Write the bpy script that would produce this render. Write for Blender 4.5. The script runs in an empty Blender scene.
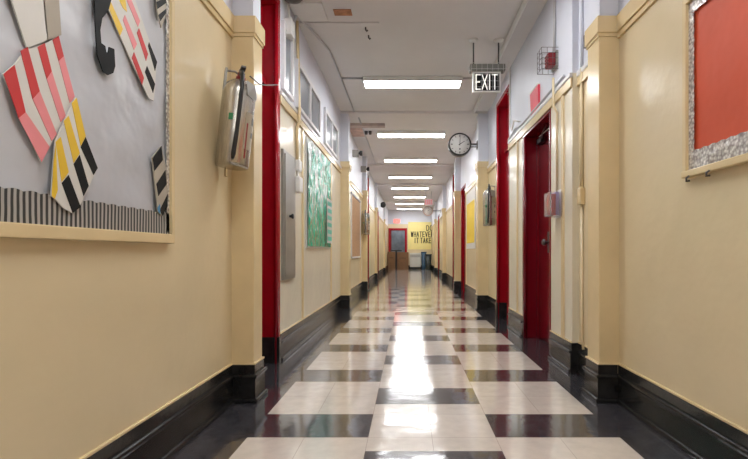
import bpy, bmesh, math, random
from mathutils import Vector, Matrix
random.seed(7)
scn = bpy.context.scene
C = scn.collection

# ------------------------------------------------------------------ camera, world, exposure
CAM_H = 0.888
F = 445.0                      # focal length in pixels of the 748x459 frame
VX, VY = 408.5, 252.0          # vanishing point of the corridor
cam = bpy.data.cameras.new('camera')
cam.sensor_width = 36.0
cam.lens = F / 748 * 36.0
cam.shift_x = (374 - VX) / 748
cam.shift_y = (VY - 229.5) / 748
cam.clip_start = 0.05
camo = bpy.data.objects.new('camera', cam)
camo.location = (0, 0, CAM_H)
camo.rotation_euler = (math.pi / 2, 0, 0)
C.objects.link(camo)
scn.camera = camo
world = bpy.data.worlds.new('world')
scn.world = world
world.use_nodes = True
world.node_tree.nodes['Background'].inputs[0].default_value = (0.6, 0.65, 0.75, 1)
world.node_tree.nodes['Background'].inputs[1].default_value = 0.3
scn.view_settings.view_transform = 'Standard'
scn.view_settings.look = 'None'
scn.view_settings.gamma = 1
scn.view_settings.use_curve_mapping = False
scn.view_settings.exposure = 1.0
LAMP = 16.0
scn.cycles.max_bounces = 10
scn.cycles.diffuse_bounces = 6
scn.cycles.glossy_bounces = 5
scn.cycles.use_denoising = True
scn.cycles.sample_clamp_indirect = 8

# ------------------------------------------------------------------ helpers
def sx(px, d): return (px - VX) * d / F
def sz(py, d): return CAM_H + (VY - py) * d / F
def dw(px, X): return F * X / (px - VX)          # depth at which image column px meets the wall x = X
def wl(px, py, X):                               # (y, z) on the wall x = X
    d = dw(px, X)
    return (d, sz(py, d))

class MB:
    def __init__(s): s.bm = bmesh.new()
    def face(s, pts, mi=0):
        vs = [s.bm.verts.new(p) for p in pts]
        f = s.bm.faces.new(vs); f.material_index = mi
        return f
    def box(s, x0, x1, y0, y1, z0, z1, mi=0, bev=0.0, mat=None):
        r = bmesh.ops.create_cube(s.bm, size=1.0)
        vs = r['verts']
        for v in vs:
            v.co = Vector(((x0 + x1) / 2 + v.co.x * (x1 - x0), (y0 + y1) / 2 + v.co.y * (y1 - y0), (z0 + z1) / 2 + v.co.z * (z1 - z0)))
        fs = {f for v in vs for f in v.link_faces}
        for f in fs: f.material_index = mi
        if mat is not None: bmesh.ops.transform(s.bm, matrix=mat, verts=vs)
        if bev > 0:
            es = list({e for v in vs for e in v.link_edges})
            bmesh.ops.bevel(s.bm, geom=es, offset=bev, segments=2, profile=0.6, affect='EDGES', material=-1)
        return s
    def prism(s, pts, off, mi=0):
        """closed polygon pts (3-D, planar) thickened by the vector off"""
        off = Vector(off); n = len(pts)
        a = [s.bm.verts.new(Vector(p)) for p in pts]
        b = [s.bm.verts.new(Vector(p) + off) for p in pts]
        fs = [s.bm.faces.new(a), s.bm.faces.new(b[::-1])]
        for i in range(n):
            fs.append(s.bm.faces.new((a[i], b[i], b[(i + 1) % n], a[(i + 1) % n])))
        for f in fs: f.material_index = mi
        return s
    def tube(s, pts, r, seg=10, mi=0, closed=False, smooth=True):
        pts = [Vector(p) for p in pts]; n = len(pts); rings = []
        prev = None
        for i, p in enumerate(pts):
            if closed: t = pts[(i + 1) % n] - pts[i - 1]
            elif i == 0: t = pts[1] - p
            elif i == n - 1: t = p - pts[i - 1]
            else: t = (pts[i + 1] - p).normalized() + (p - pts[i - 1]).normalized()
            t.normalize()
            if prev is None:
                u = t.orthogonal().normalized()
            else:
                u = prev - t * prev.dot(t)
                u = t.orthogonal().normalized() if u.length < 1e-5 else u.normalized()
            prev = u; w = t.cross(u)
            rr = r[i] if isinstance(r, (list, tuple)) else r
            rings.append([s.bm.verts.new(p + (u * math.cos(2 * math.pi * k / seg) + w * math.sin(2 * math.pi * k / seg)) * rr) for k in range(seg)])
        m = n if closed else n - 1
        for i in range(m):
            A, B = rings[i], rings[(i + 1) % n]
            for k in range(seg):
                f = s.bm.faces.new((A[k], A[(k + 1) % seg], B[(k + 1) % seg], B[k]))
                f.material_index = mi; f.smooth = smooth
        if not closed:
            for R in (rings[0][::-1], rings[-1]):
                f = s.bm.faces.new(R); f.material_index = mi
        return s
    def lathe(s, prof, c=(0, 0, 0), axis='Z', seg=28, mi=0):
        c = Vector(c); rings = []
        for (r, h) in prof:
            ring = []
            for k in range(seg):
                a = 2 * math.pi * k / seg
                if axis == 'Z': p = Vector((r * math.cos(a), r * math.sin(a), h))
                elif axis == 'Y': p = Vector((r * math.cos(a), h, r * math.sin(a)))
                else: p = Vector((h, r * math.cos(a), r * math.sin(a)))
                ring.append(s.bm.verts.new(c + p))
            rings.append(ring)
        for A, B in zip(rings, rings[1:]):
            for k in range(seg):
                f = s.bm.faces.new((A[k], A[(k + 1) % seg], B[(k + 1) % seg], B[k])); f.smooth = True; f.material_index = mi
        for R in (rings[0][::-1], rings[-1]):
            f = s.bm.faces.new(R); f.material_index = mi
        return s
    def build(s, name, mats, parent=None, kind=None):
        bmesh.ops.recalc_face_normals(s.bm, faces=s.bm.faces[:])
        me = bpy.data.meshes.new(name)
        s.bm.to_mesh(me); s.bm.free()
        for m in (mats if isinstance(mats, (list, tuple)) else [mats]): me.materials.append(m)
        o = bpy.data.objects.new(name, me); C.objects.link(o)
        if parent: o.parent = parent
        if kind: o['kind'] = kind
        return o

def tag(o, label, cat, group=None):
    o['label'] = label; o['category'] = cat
    if group: o['group'] = group
    return o
def thing(name, label, cat, loc=(0, 0, 0), group=None):
    o = bpy.data.objects.new(name, None); C.objects.link(o); o.location = loc
    o.empty_display_size = 0.05
    return tag(o, label, cat, group)
def struct_root(name):
    o = bpy.data.objects.new(name, None); C.objects.link(o); o['kind'] = 'structure'
    return o
def dup(root, loc, label, rot=None):
    r = root.copy(); C.objects.link(r); r.location = loc; r['label'] = label
    if rot is not None: r.rotation_euler = rot
    for ch in root.children:
        c = ch.copy(); C.objects.link(c); c.parent = r
        for g in ch.children:
            d = g.copy(); C.objects.link(d); d.parent = c
    return r

# stroke lettering: unit box x 0..1, y 0..1
STROKES = {
 'E': [((0, 0), (0, 1)), ((0, 1), (1, 1)), ((0, .5), (.85, .5)), ((0, 0), (1, 0))],
 'X': [((0, 0), (1, 1)), ((0, 1), (1, 0))],
 'I': [((.5, 0), (.5, 1))],
 'T': [((.5, 0), (.5, 1)), ((0, 1), (1, 1))],
 'D': [((0, 0), (0, 1)), ((0, 1), (.65, 1)), ((.65, 1), (1, .75)), ((1, .75), (1, .25)), ((1, .25), (.65, 0)), ((.65, 0), (0, 0))],
 'O': [((0, .2), (0, .8)), ((0, .8), (.25, 1)), ((.25, 1), (.75, 1)), ((.75, 1), (1, .8)), ((1, .8), (1, .2)), ((1, .2), (.75, 0)), ((.75, 0), (.25, 0)), ((.25, 0), (0, .2))],
 'W': [((0, 1), (.25, 0)), ((.25, 0), (.5, .8)), ((.5, .8), (.75, 0)), ((.75, 0), (1, 1))],
 'H': [((0, 0), (0, 1)), ((1, 0), (1, 1)), ((0, .5), (1, .5))],
 'A': [((0, 0), (.5, 1)), ((.5, 1), (1, 0)), ((.2, .35), (.8, .35))],
 'V': [((0, 1), (.5, 0)), ((.5, 0), (1, 1))],
 'R': [((0, 0), (0, 1)), ((0, 1), (.8, 1)), ((.8, 1), (1, .8)), ((1, .8), (.8, .5)), ((.8, .5), (0, .5)), ((.5, .5), (1, 0))],
 'K': [((0, 0), (0, 1)), ((0, .45), (1, 1)), ((.3, .6), (1, 0))],
 'S': [((1, .85), (.75, 1)), ((.75, 1), (.2, 1)), ((.2, 1), (0, .75)), ((0, .75), (.2, .52)), ((.2, .52), (.8, .48)), ((.8, .48), (1, .25)), ((1, .25), (.8, 0)), ((.8, 0), (.2, 0)), ((.2, 0), (0, .15))],
 'F': [((0, 0), (0, 1)), ((0, 1), (1, 1)), ((0, .5), (.85, .5))],
 '2': [((0, .8), (.3, 1)), ((.3, 1), (.8, 1)), ((.8, 1), (1, .75)), ((1, .75), (0, 0)), ((0, 0), (1, 0))],
}
def letter(mb, ch, x, z, w, h, t, y, depth=0.003, mi=0):
    """ch drawn with strokes of width t in the plane y, facing -Y"""
    for (a, b) in STROKES[ch]:
        p = Vector((x + a[0] * w, y, z + a[1] * h)); q = Vector((x + b[0] * w, y, z + b[1] * h))
        u = (q - p).normalized(); n = Vector((-u.z, 0, u.x)) * t / 2; e = u * t * 0.42
        mb.prism([p - e - n, q + e - n, q + e + n, p - e + n], (0, -depth, 0), mi)

# ------------------------------------------------------------------ materials
def nt(name):
    m = bpy.data.materials.new(name); m.use_nodes = True
    return m, m.node_tree, m.node_tree.nodes['Principled BSDF']
def mat(name, col, rough=0.5, metal=0.0, var=0.06, scale=6.0, bump=0.0, bscale=40.0, spec=0.5, coat=0.0, bdist=0.01, alpha=None, trans=0.0, stretch=None):
    m, t, b = nt(name)
    N, L = t.nodes, t.links
    b.inputs['Roughness'].default_value = rough
    b.inputs['Metallic'].default_value = metal
    b.inputs['Specular IOR Level'].default_value = spec
    b.inputs['Coat Weight'].default_value = coat
    b.inputs['Coat Roughness'].default_value = 0.06
    if trans: b.inputs['Transmission Weight'].default_value = trans
    tc = N.new('ShaderNodeTexCoord'); src = tc.outputs['Object']
    if stretch:
        mp = N.new('ShaderNodeMapping'); mp.inputs['Scale'].default_value = stretch
        L.new(src, mp.inputs['Vector']); src = mp.outputs['Vector']
    nz = N.new('ShaderNodeTexNoise'); nz.inputs['Scale'].default_value = scale; nz.inputs['Detail'].default_value = 5
    L.new(src, nz.inputs['Vector'])
    cr = N.new('ShaderNodeValToRGB')
    lo = [max(0, c * (1 - var)) for c in col]; hi = [min(1, c * (1 + var)) for c in col]
    cr.color_ramp.elements[0].color = (*lo, 1); cr.color_ramp.elements[0].position = 0.3
    cr.color_ramp.elements[1].color = (*hi, 1); cr.color_ramp.elements[1].position = 0.7
    L.new(nz.outputs['Fac'], cr.inputs['Fac']); L.new(cr.outputs['Color'], b.inputs['Base Color'])
    if bump > 0:
        n2 = N.new('ShaderNodeTexNoise'); n2.inputs['Scale'].default_value = bscale; n2.inputs['Detail'].default_value = 3
        L.new(src, n2.inputs['Vector'])
        bp = N.new('ShaderNodeBump'); bp.inputs['Strength'].default_value = bump; bp.inputs['Distance'].default_value = bdist
        L.new(n2.outputs['Fac'], bp.inputs['Height']); L.new(bp.outputs['Normal'], b.inputs['Normal'])
    return m
def emis(name, col, strength):
    m, t, b = nt(name)
    b.inputs['Base Color'].default_value = (*col, 1)
    b.inputs['Emission Color'].default_value = (*col, 1)
    b.inputs['Emission Strength'].default_value = strength
    return m
def stripes(name, c1, c2, axis, freq, rough=0.5, distort=1.5):
    m, t, b = nt(name); N, L = t.nodes, t.links
    b.inputs['Roughness'].default_value = rough
    tc = N.new('ShaderNodeTexCoord'); w = N.new('ShaderNodeTexWave')
    w.bands_direction = axis; w.inputs['Scale'].default_value = freq; w.inputs['Distortion'].default_value = distort
    w.inputs['Detail Scale'].default_value = 0.6
    L.new(tc.outputs['Object'], w.inputs['Vector'])
    cr = N.new('ShaderNodeValToRGB'); cr.color_ramp.interpolation = 'LINEAR'
    cr.color_ramp.elements[0].position = 0.42; cr.color_ramp.elements[1].position = 0.58
    cr.color_ramp.elements[0].color = (*c1, 1); cr.color_ramp.elements[1].color = (*c2, 1)
    L.new(w.outputs['Fac'], cr.inputs['Fac']); L.new(cr.outputs['Color'], b.inputs['Base Color'])
    return m

CREAM = mat('cream_gloss_paint', (0.73, 0.605, 0.39), 0.27, var=0.04, scale=2.2, spec=0.65, bump=0.28, bscale=5.0, bdist=0.02)
PALE_CREAM = mat('paler_cream_wall', (0.76, 0.70, 0.56), 0.24, var=0.04, scale=2.2, spec=0.65, bump=0.28, bscale=5.0, bdist=0.02)  # paler cream for the lower wall pieces just past the first pilasters
CREAM_TRIM = mat('cream_trim_paint', (0.74, 0.585, 0.34), 0.24, var=0.05, scale=5, bump=0.12, bscale=14)
WHITE = mat('white_wall_paint', (0.69, 0.705, 0.78), 0.4, var=0.03, scale=3, bump=0.1, bscale=12)
WHITE_TRIM = mat('white_gloss_trim', (0.72, 0.71, 0.73), 0.3, var=0.03)
CEIL = mat('ceiling_paint', (0.74, 0.72, 0.715), 0.6, var=0.05, scale=1.3, bump=0.15, bscale=8)
BLACK = mat('black_gloss_baseboard', (0.020, 0.019, 0.019), 0.2, var=0.4, scale=12, bump=0.12, bscale=30)
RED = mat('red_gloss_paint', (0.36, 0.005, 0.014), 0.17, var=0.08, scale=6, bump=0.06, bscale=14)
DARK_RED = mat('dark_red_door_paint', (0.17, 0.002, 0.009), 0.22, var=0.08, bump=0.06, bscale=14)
GREY_METAL = mat('grey_enamel_steel', (0.30, 0.285, 0.26), 0.35, metal=0.3, var=0.08)
STEEL = mat('brushed_steel', (0.50, 0.47, 0.42), 0.27, metal=0.95, var=0.2, scale=30, stretch=(4, 4, .4))
CHROME = mat('chrome', (0.75, 0.74, 0.72), 0.15, metal=1.0, var=0.03)
DARK = mat('black_plastic', (0.015, 0.015, 0.016), 0.35, var=0.2)
DGREY = mat('dark_grey_metal', (0.11, 0.10, 0.10), 0.4, metal=0.4, var=0.15)
GALV = mat('grey_white_conduit', (0.55, 0.55, 0.57), 0.35, metal=0.2, var=0.08)
WHITEP = mat('white_plastic', (0.78, 0.77, 0.75), 0.4, var=0.03)
FROST = mat('frosted_grey_glass', (0.27, 0.29, 0.33), 0.2, var=0.12, scale=3)
CARD = mat('brown_cardboard', (0.20, 0.105, 0.05), 0.75, var=0.12, scale=9)
CORK = mat('brown_cork', (0.42, 0.24, 0.12), 0.8, var=0.2, scale=40)
ORANGE = mat('orange_red_paper', (0.62, 0.085, 0.03), 0.6, var=0.07, scale=3, bump=0.25, bscale=4, bdist=0.03)
YELLOW = mat('yellow_paper', (0.88, 0.62, 0.03), 0.55, var=0.04)
PALE_YELLOW = mat('pale_yellow_banner', (0.90, 0.78, 0.32), 0.55, var=0.04)
PAPER = mat('white_paper', (0.68, 0.66, 0.62), 0.6, var=0.04, scale=5)
PAPER_TAN = mat('grey_tan_paper', (0.42, 0.37, 0.30), 0.6, var=0.06)
P_RED = mat('red_paper', (0.58, 0.025, 0.025), 0.5, var=0.06)
P_PINK = mat('pink_paper', (0.80, 0.26, 0.28), 0.5, var=0.06)
P_YEL = mat('yellow_craft_paper', (0.80, 0.52, 0.025), 0.5, var=0.06)
P_BLK = mat('black_paper', (0.014, 0.014, 0.014), 0.6, var=0.2, spec=0.15)
P_BLUE = mat('blue_paper', (0.05, 0.22, 0.42), 0.5)
P_TEAL = mat('teal_paper', (0.05, 0.48, 0.36), 0.4)
SILVER = mat('silver_grey_plastic_sheet', (0.53, 0.54, 0.58), 0.32, var=0.06, scale=2, bump=0.5, bscale=4.5, bdist=0.03, spec=0.6)
BROWN = mat('bare_brown_patch', (0.44, 0.21, 0.11), 0.8, var=0.25, scale=20)
SOFFIT = mat('stained_soffit_board', (0.48, 0.39, 0.35), 0.65, var=0.25, scale=5)
PEEL = mat('peeled_pink_plaster', (0.60, 0.42, 0.36), 0.8, var=0.2, scale=9)
BLUE_BIN = mat('blue_bin_plastic', (0.025, 0.07, 0.13), 0.4)
GREEN_BIN = mat('dark_green_bin_plastic', (0.012, 0.02, 0.02), 0.45)
RADIATOR = mat('radiator_enamel', (0.68, 0.66, 0.60), 0.4, var=0.04)
ALARM_RED = mat('alarm_red_plastic', (0.25, 0.008, 0.016), 0.35)
SIGN_RED = mat('sign_pink_red', (0.75, 0.05, 0.09), 0.35, var=0.05)
DIFFUSER = emis('lit_diffuser', (0.965, 0.985, 1.0), LAMP)
EXIT_GLOW = emis('lit_red_exit_face', (1.0, 0.10, 0.07), 1.0)
FOIL = None
def foil():
    m, t, b = nt('silver_floral_border'); N, L = t.nodes, t.links
    b.inputs['Roughness'].default_value = 0.28; b.inputs['Metallic'].default_value = 0.35
    tc = N.new('ShaderNodeTexCoord'); v = N.new('ShaderNodeTexVoronoi'); v.inputs['Scale'].default_value = 75
    L.new(tc.outputs['Object'], v.inputs['Vector'])
    cr = N.new('ShaderNodeValToRGB')
    cr.color_ramp.elements[0].color = (0.78, 0.75, 0.72, 1); cr.color_ramp.elements[0].position = 0.25
    cr.color_ramp.elements[1].color = (0.33, 0.29, 0.28, 1); cr.color_ramp.elements[1].position = 0.75
    L.new(v.outputs['Distance'], cr.inputs['Fac']); L.new(cr.outputs['Color'], b.inputs['Base Color'])
    nz = N.new('ShaderNodeTexNoise'); nz.inputs['Scale'].default_value = 16
    L.new(tc.outputs['Object'], nz.inputs['Vector'])
    bp = N.new('ShaderNodeBump'); bp.inputs['Strength'].default_value = 0.7; bp.inputs['Distance'].default_value = 0.02
    L.new(nz.outputs['Fac'], bp.inputs['Height']); L.new(bp.outputs['Normal'], b.inputs['Normal'])
    return m
FOIL = foil()
BORDER = stripes('black_white_corrugated_border', (0.03, 0.03, 0.03), (0.42, 0.40, 0.37), 'Y', 17.0, 0.5, 1.2)
def plastic_green():
    m, t, b = nt('green_and_clear_plastic_sheet'); N, L = t.nodes, t.links
    b.inputs['Roughness'].default_value = 0.12; b.inputs['Specular IOR Level'].default_value = 0.7
    tc = N.new('ShaderNodeTexCoord')
    mp = N.new('ShaderNodeMapping'); mp.inputs['Scale'].default_value = (1, 1.2, 1.0)
    L.new(tc.outputs['Object'], mp.inputs['Vector'])
    nz = N.new('ShaderNodeTexNoise'); nz.inputs['Scale'].default_value = 4.5; nz.inputs['Detail'].default_value = 6; nz.inputs['Distortion'].default_value = 0.8
    L.new(mp.outputs['Vector'], nz.inputs['Vector'])
    sp = N.new('ShaderNodeSeparateXYZ'); L.new(tc.outputs['Object'], sp.inputs[0])
    mr = N.new('ShaderNodeMapRange'); mr.inputs['From Min'].default_value = 2.1; mr.inputs['From Max'].default_value = 1.2
    mr.inputs['To Min'].default_value = -0.12; mr.inputs['To Max'].default_value = 0.13
    L.new(sp.outputs['Z'], mr.inputs['Value'])
    ad = N.new('ShaderNodeMath'); ad.operation = 'ADD'
    L.new(nz.outputs['Fac'], ad.inputs[0]); L.new(mr.outputs['Result'], ad.inputs[1])
    cr = N.new('ShaderNodeValToRGB')
    cr.color_ramp.elements[0].position = 0.40; cr.color_ramp.elements[0].color = (0.66, 0.76, 0.76, 1)
    cr.color_ramp.elements[1].position = 0.62; cr.color_ramp.elements[1].color = (0.02, 0.36, 0.22, 1)
    e = cr.color_ramp.elements.new(0.50); e.color = (0.14, 0.60, 0.46, 1)
    L.new(ad.outputs[0], cr.inputs['Fac']); L.new(cr.outputs['Color'], b.inputs['Base Color'])
    n2 = N.new('ShaderNodeTexNoise'); n2.inputs['Scale'].default_value = 11; n2.inputs['Detail'].default_value = 2
    L.new(tc.outputs['Object'], n2.inputs['Vector'])
    bp = N.new('ShaderNodeBump'); bp.inputs['Strength'].default_value = 0.9; bp.inputs['Distance'].default_value = 0.05
    L.new(n2.outputs['Fac'], bp.inputs['Height']); L.new(bp.outputs['Normal'], b.inputs['Normal'])
    return m
GREENSHEET = plastic_green()
def tile(name, col, var, rough):
    m, t, b = nt(name); N, L = t.nodes, t.links
    b.inputs['Specular IOR Level'].default_value = 0.55
    b.inputs['IOR'].default_value = 1.55
    b.inputs['Roughness'].default_value = rough
    b.inputs['Coat Weight'].default_value = 0.65; b.inputs['Coat Roughness'].default_value = 0.08
    tc = N.new('ShaderNodeTexCoord')
    nz = N.new('ShaderNodeTexNoise'); nz.inputs['Scale'].default_value = 16; nz.inputs['Detail'].default_value = 8
    L.new(tc.outputs['Object'], nz.inputs['Vector'])
    cr = N.new('ShaderNodeValToRGB')
    cr.color_ramp.elements[0].position = 0.3; cr.color_ramp.elements[1].position = 0.7
    cr.color_ramp.elements[0].color = (*[c * (1 - var) for c in col], 1); cr.color_ramp.elements[1].color = (*[min(1, c * (1 + var)) for c in col], 1)
    L.new(nz.outputs['Fac'], cr.inputs['Fac'])
    # hairline joints of the one-foot tiles
    bk = N.new('ShaderNodeTexBrick'); bk.offset = 0; bk.squash = 1
    mp = N.new('ShaderNodeMapping'); mp.inputs['Location'].default_value = (0.193, -2.131 + 0.305 * 10, 0)
    L.new(tc.outputs['Object'], mp.inputs['Vector']); L.new(mp.outputs['Vector'], bk.inputs['Vector'])
    bk.inputs['Scale'].default_value = 1.0; bk.inputs['Brick Width'].default_value = 0.3055; bk.inputs['Row Height'].default_value = 0.305
    bk.inputs['Mortar Size'].default_value = 0.0012; bk.inputs['Mortar Smooth'].default_value = 0.3
    bk.inputs['Color1'].default_value = (1, 1, 1, 1); bk.inputs['Color2'].default_value = (.94, .94, .94, 1); bk.inputs['Mortar'].default_value = (.55, .52, .5, 1)
    mx = N.new('ShaderNodeMix'); mx.data_type = 'RGBA'; mx.blend_type = 'MULTIPLY'; mx.inputs[0].default_value = 1
    L.new(cr.outputs['Color'], mx.inputs[6]); L.new(bk.outputs['Color'], mx.inputs[7]); L.new(mx.outputs[2], b.inputs['Base Color'])
    n2 = N.new('ShaderNodeTexNoise'); n2.inputs['Scale'].default_value = 6.5; n2.inputs['Detail'].default_value = 4
    L.new(tc.outputs['Object'], n2.inputs['Vector'])
    bp = N.new('ShaderNodeBump'); bp.inputs['Strength'].default_value = 0.16; bp.inputs['Distance'].default_value = 0.012
    L.new(n2.outputs['Fac'], bp.inputs['Height']); L.new(bp.outputs['Normal'], b.inputs['Normal']); L.new(bp.outputs['Normal'], b.inputs['Coat Normal'])
    return m
T_WHITE = tile('waxed_cream_white_tile', (0.68, 0.615, 0.555), 0.06, 0.12)
T_BLACK = tile('waxed_black_tile', (0.050, 0.047, 0.054), 0.35, 0.12)

# ------------------------------------------------------------------ the setting
XL, XR, XR2 = -1.05, 1.25, 1.20
YB, YE = -4.5, 23.0
HC = 3.06
RAIL = 2.2

# floor: three lanes of white tile with black bands, black border
fl = MB()
def fq(x0, x1, y0, y1, mi): fl.face([(x0, y0, 0), (x1, y0, 0), (x1, y1, 0), (x0, y1, 0)], mi)
PER = 0.917
def lane(x0, x1, start):
    y = YB; n = math.floor((YB - start) / PER)
    while y < YE:
        b0 = start + n * PER; b1 = b0 + 0.305
        if b1 > y:
            if b0 > y: fq(x0, x1, y, min(b0, YE), 0); y = b0
            if y < YE: fq(x0, x1, y, min(b1, YE), 1); y = b1
        n += 1
fq(-1.5, -0.772, YB, YE, 1); fq(1.012, 1.6, YB, YE, 1)
lane(-0.772, -0.193, 2.131); lane(-0.193, 0.418, 2.597); lane(0.418, 1.012, 2.131)
fl.build('floor', [T_WHITE, T_BLACK], None, 'structure')
MB().box(-1.6, 1.7, YB, YE + .2, HC, HC + .1).build('ceiling', CEIL, None, 'structure')

# side walls: (x face, y0, y1, z0, z1) pieces, cream below the rail, white above
def wall(name, pieces, outer):
    m = MB()
    for (x, y0, y1, z0, z1) in pieces:
        xa, xb = sorted((x, outer))
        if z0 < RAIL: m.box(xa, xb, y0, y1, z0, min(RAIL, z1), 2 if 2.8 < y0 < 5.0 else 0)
        if z1 > RAIL: m.box(xa, xb, y0, y1, max(RAIL, z0), z1, 1)
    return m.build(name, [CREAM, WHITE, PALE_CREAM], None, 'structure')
J = 0.06   # thickness of a door jamb
# doorways: y0, y1 (far jamb face), head height
DL = [(2.85, 3.56, 2.87), (11.1, 11.8, 2.85), (14.9, 15.6, 2.3)]
DR = [(3.75, 4.60, 2.07), (5.30, 5.99, 2.83), (9.35, 10.08, 2.27), (11.3, 12.0, 2.94), (17.2, 17.95, 2.3)]
def with_doors(runs, doors):
    out = []
    for (x, y0, y1) in runs:
        y = y0
        for (a, b, h) in doors:
            if a >= y0 - .01 and b + J <= y1 + .01:
                if a > y: out.append((x, y, a, 0, HC))
                out.append((x, a, b + J, h + J, HC)); y = b + J
        if y < y1: out.append((x, y, y1, 0, HC))
    return out
LW = [(XL, YB, 6.9), (XL, 6.9, 10.3), (-1.06, 10.3, YE)]
RW = [(XR, YB, 3.26), (XR2, 3.26, 6.05), (1.23, 6.05, 6.9), (XR2, 6.9, YE)]
wall('wall_left', with_doors(LW, DL), -1.30)
wall('wall_right', with_doors(RW, DR), 1.50)
m = MB(); m.box(-1.3, 1.5, YE, YE + .2, 0, 2.33, 0); m.box(-1.3, 1.5, YE, YE + .2, 2.33, HC, 1)
m.build('wall_far', [CREAM, WHITE], None, 'structure')
m = MB(); m.box(-1.3, 1.5, YB - .2, YB, 0, 2.2, 0); m.box(-1.3, 1.5, YB - .2, YB, 2.2, HC, 1)
m.build('wall_behind', [CREAM, WHITE], None, 'structure')

# pilasters: face x, y near, y far
PL = [(-0.917, 2.64, 2.79), (-0.917, 6.86, 7.06), (-0.945, 10.1, 10.3), (-0.985, 14.0, 14.2), (-1.0, 18.9, 19.1)]
PR = [(1.13, 2.64, 2.81), (1.07, 6.86, 7.06), (1.06, 10.2, 10.4), (1.085, 14.2, 14.4), (1.11, 18.9, 19.1)]
n = 0
for side, lst, xw in ((-1, PL, -1.06), (1, PR, 1.26)):
    for (xf, y0, y1) in lst:
        n += 1
        m = MB()
        def pb(xface, ya, yb, z0, z1, mi, bev=0.0):
            a, b = sorted((xface, xw)); m.box(a, b, ya, yb, z0, z1, mi, bev)
        pb(xf, y0, y1, 0, 2.2, 0, 0.006)
        pb(xf - side * .014, y0 - .014, y1 + .014, 2.185, 2.285, 0, 0.005)
        pb(xf - side * .006, y0 - .006, y1 + .006, 2.165, 2.19, 0)
        pb(xf + side * .008, y0 + .008, y1 - .008, 2.285, HC, 1)
        m.build('trim_%d' % n, [CREAM_TRIM, WHITE], None, 'structure')

# picture rails / wall mouldings
def rail(side, x, y0, y1, near=False):
    global n
    n += 1
    m = MB()
    def rb(t, z0, z1, mi, bev=0.0):
        a, b = sorted((x + side * .005, x - side * t)); m.box(a, b, y0, y1, z0, z1, mi, bev)
    if near:
        rb(.022, 2.185, 2.285, 0, .004); rb(.012, 2.155, 2.19, 0)
        rb(.006, 2.28, 2.30, 1)
    else:
        rb(.020, 2.172, 2.205, 1, .005); rb(.014, 2.11, 2.167, 0); rb(.018, 2.098, 2.112, 0); 
    m.build('trim_%d' % n, [CREAM_TRIM, WHITE_TRIM], None, 'structure')
rail(-1, XL, YB, 2.64, True); rail(1, XR, YB, 2.64, True)
rail(-1, XL, 3.62, 6.86); rail(-1, XL, 7.06, 10.1); rail(-1, -1.06, 11.86, 14.0); rail(-1, -1.06, 15.7, 18.9)
rail(1, XR, 2.82, 3.27); rail(1, XR2, 3.26, 5.3); rail(1, 1.23, 6.06, 6.86); rail(1, XR2, 7.06, 9.35); rail(1, XR2, 12.06, 14.2); rail(1, XR2, 14.4, 17.2)

# flat stiles that panel the lower walls
def stile(side, x, y, w=0.05, z0=.22, z1=2.1, t=.012):
    global n
    n += 1
    a, b = sorted((x + side * .004, x - side * t))
    MB().box(a, b, y, y + w, z0, z1, 0, .003).build('trim_%d' % n, CREAM_TRIM, None, 'structure')
stile(-1, XL, 4.37); stile(-1, XL, 5.98); stile(-1, XL, 7.9, .05); stile(-1, XL, 9.6, .05)
stile(1, XR2, 3.42); stile(1, XR2, 4.86); stile(1, XR2, 7.75); stile(1, XR2, 9.2)

# baseboards
PROF = ((.008, .0, .222, .003, 0), (.026, .142, .166, .010, 0), (.013, 0, .155, .003, 0), (.030, 0, .026, .010, 0), (.011, .220, .231, .003, 1))
def base_piece(m, x0, x1, y0, y1):
    """a solid block with a beaded black base and a thin painted lip on top"""
    for (t, z0, z1, bv, mi) in PROF:
        m.box(x0 - t, x1 + t, y0 - t, y1 + t, z0, z1, mi, bv)
def base_run(m, side, x, y0, y1):
    for (t, z0, z1, bv, mi) in PROF:
        a, b = sorted((x + side * .004, x - side * t)); m.box(a, b, y0, y1, z0, z1, mi, bv)
for side, runs, doors, pil, nm, xin in ((-1, LW, DL, PL, 'baseboard_left', -1.054), (1, RW, DR, PR, 'baseboard_right', 1.23)):
    m = MB()
    for (x, y0, y1, z0, z1) in with_doors(runs, doors):
        if z0 == 0: base_run(m, side, x, y0, y1)
    for (xf, y0, y1) in pil:
        a, b = sorted((xf, xin)); base_piece(m, a, b, y0, y1)
    if side > 0:
        for t, z1 in ((.010, .222), (.022, .15)): m.box(1.2 - t, 1.26, 3.26 - t, 3.27, 0, z1, 0, .003)
    m.build(nm, [BLACK, CREAM_TRIM], None, 'structure')
m = MB(); m.box(-1.06, 1.2, YE - .02, YE + .01, 0, .2, 0, .004); m.build('baseboard_far', BLACK, None, 'structure')

# ceiling beams and seam
for (y, w, h) in ((6.86, .2, .035), (11.0, .22, .05), (14.1, .2, .05), (18.9, .2, .05)):
    n += 1
    MB().box(-1.06, 1.22, y, y + w, HC - h, HC + .01).build('trim_%d' % n, CEIL, None, 'structure')
n += 1
MB().box(-1.04, -0.28, 4.2, 4.225, HC - .012, HC + .003).build('trim_%d' % n, CEIL, None, 'structure')

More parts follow.
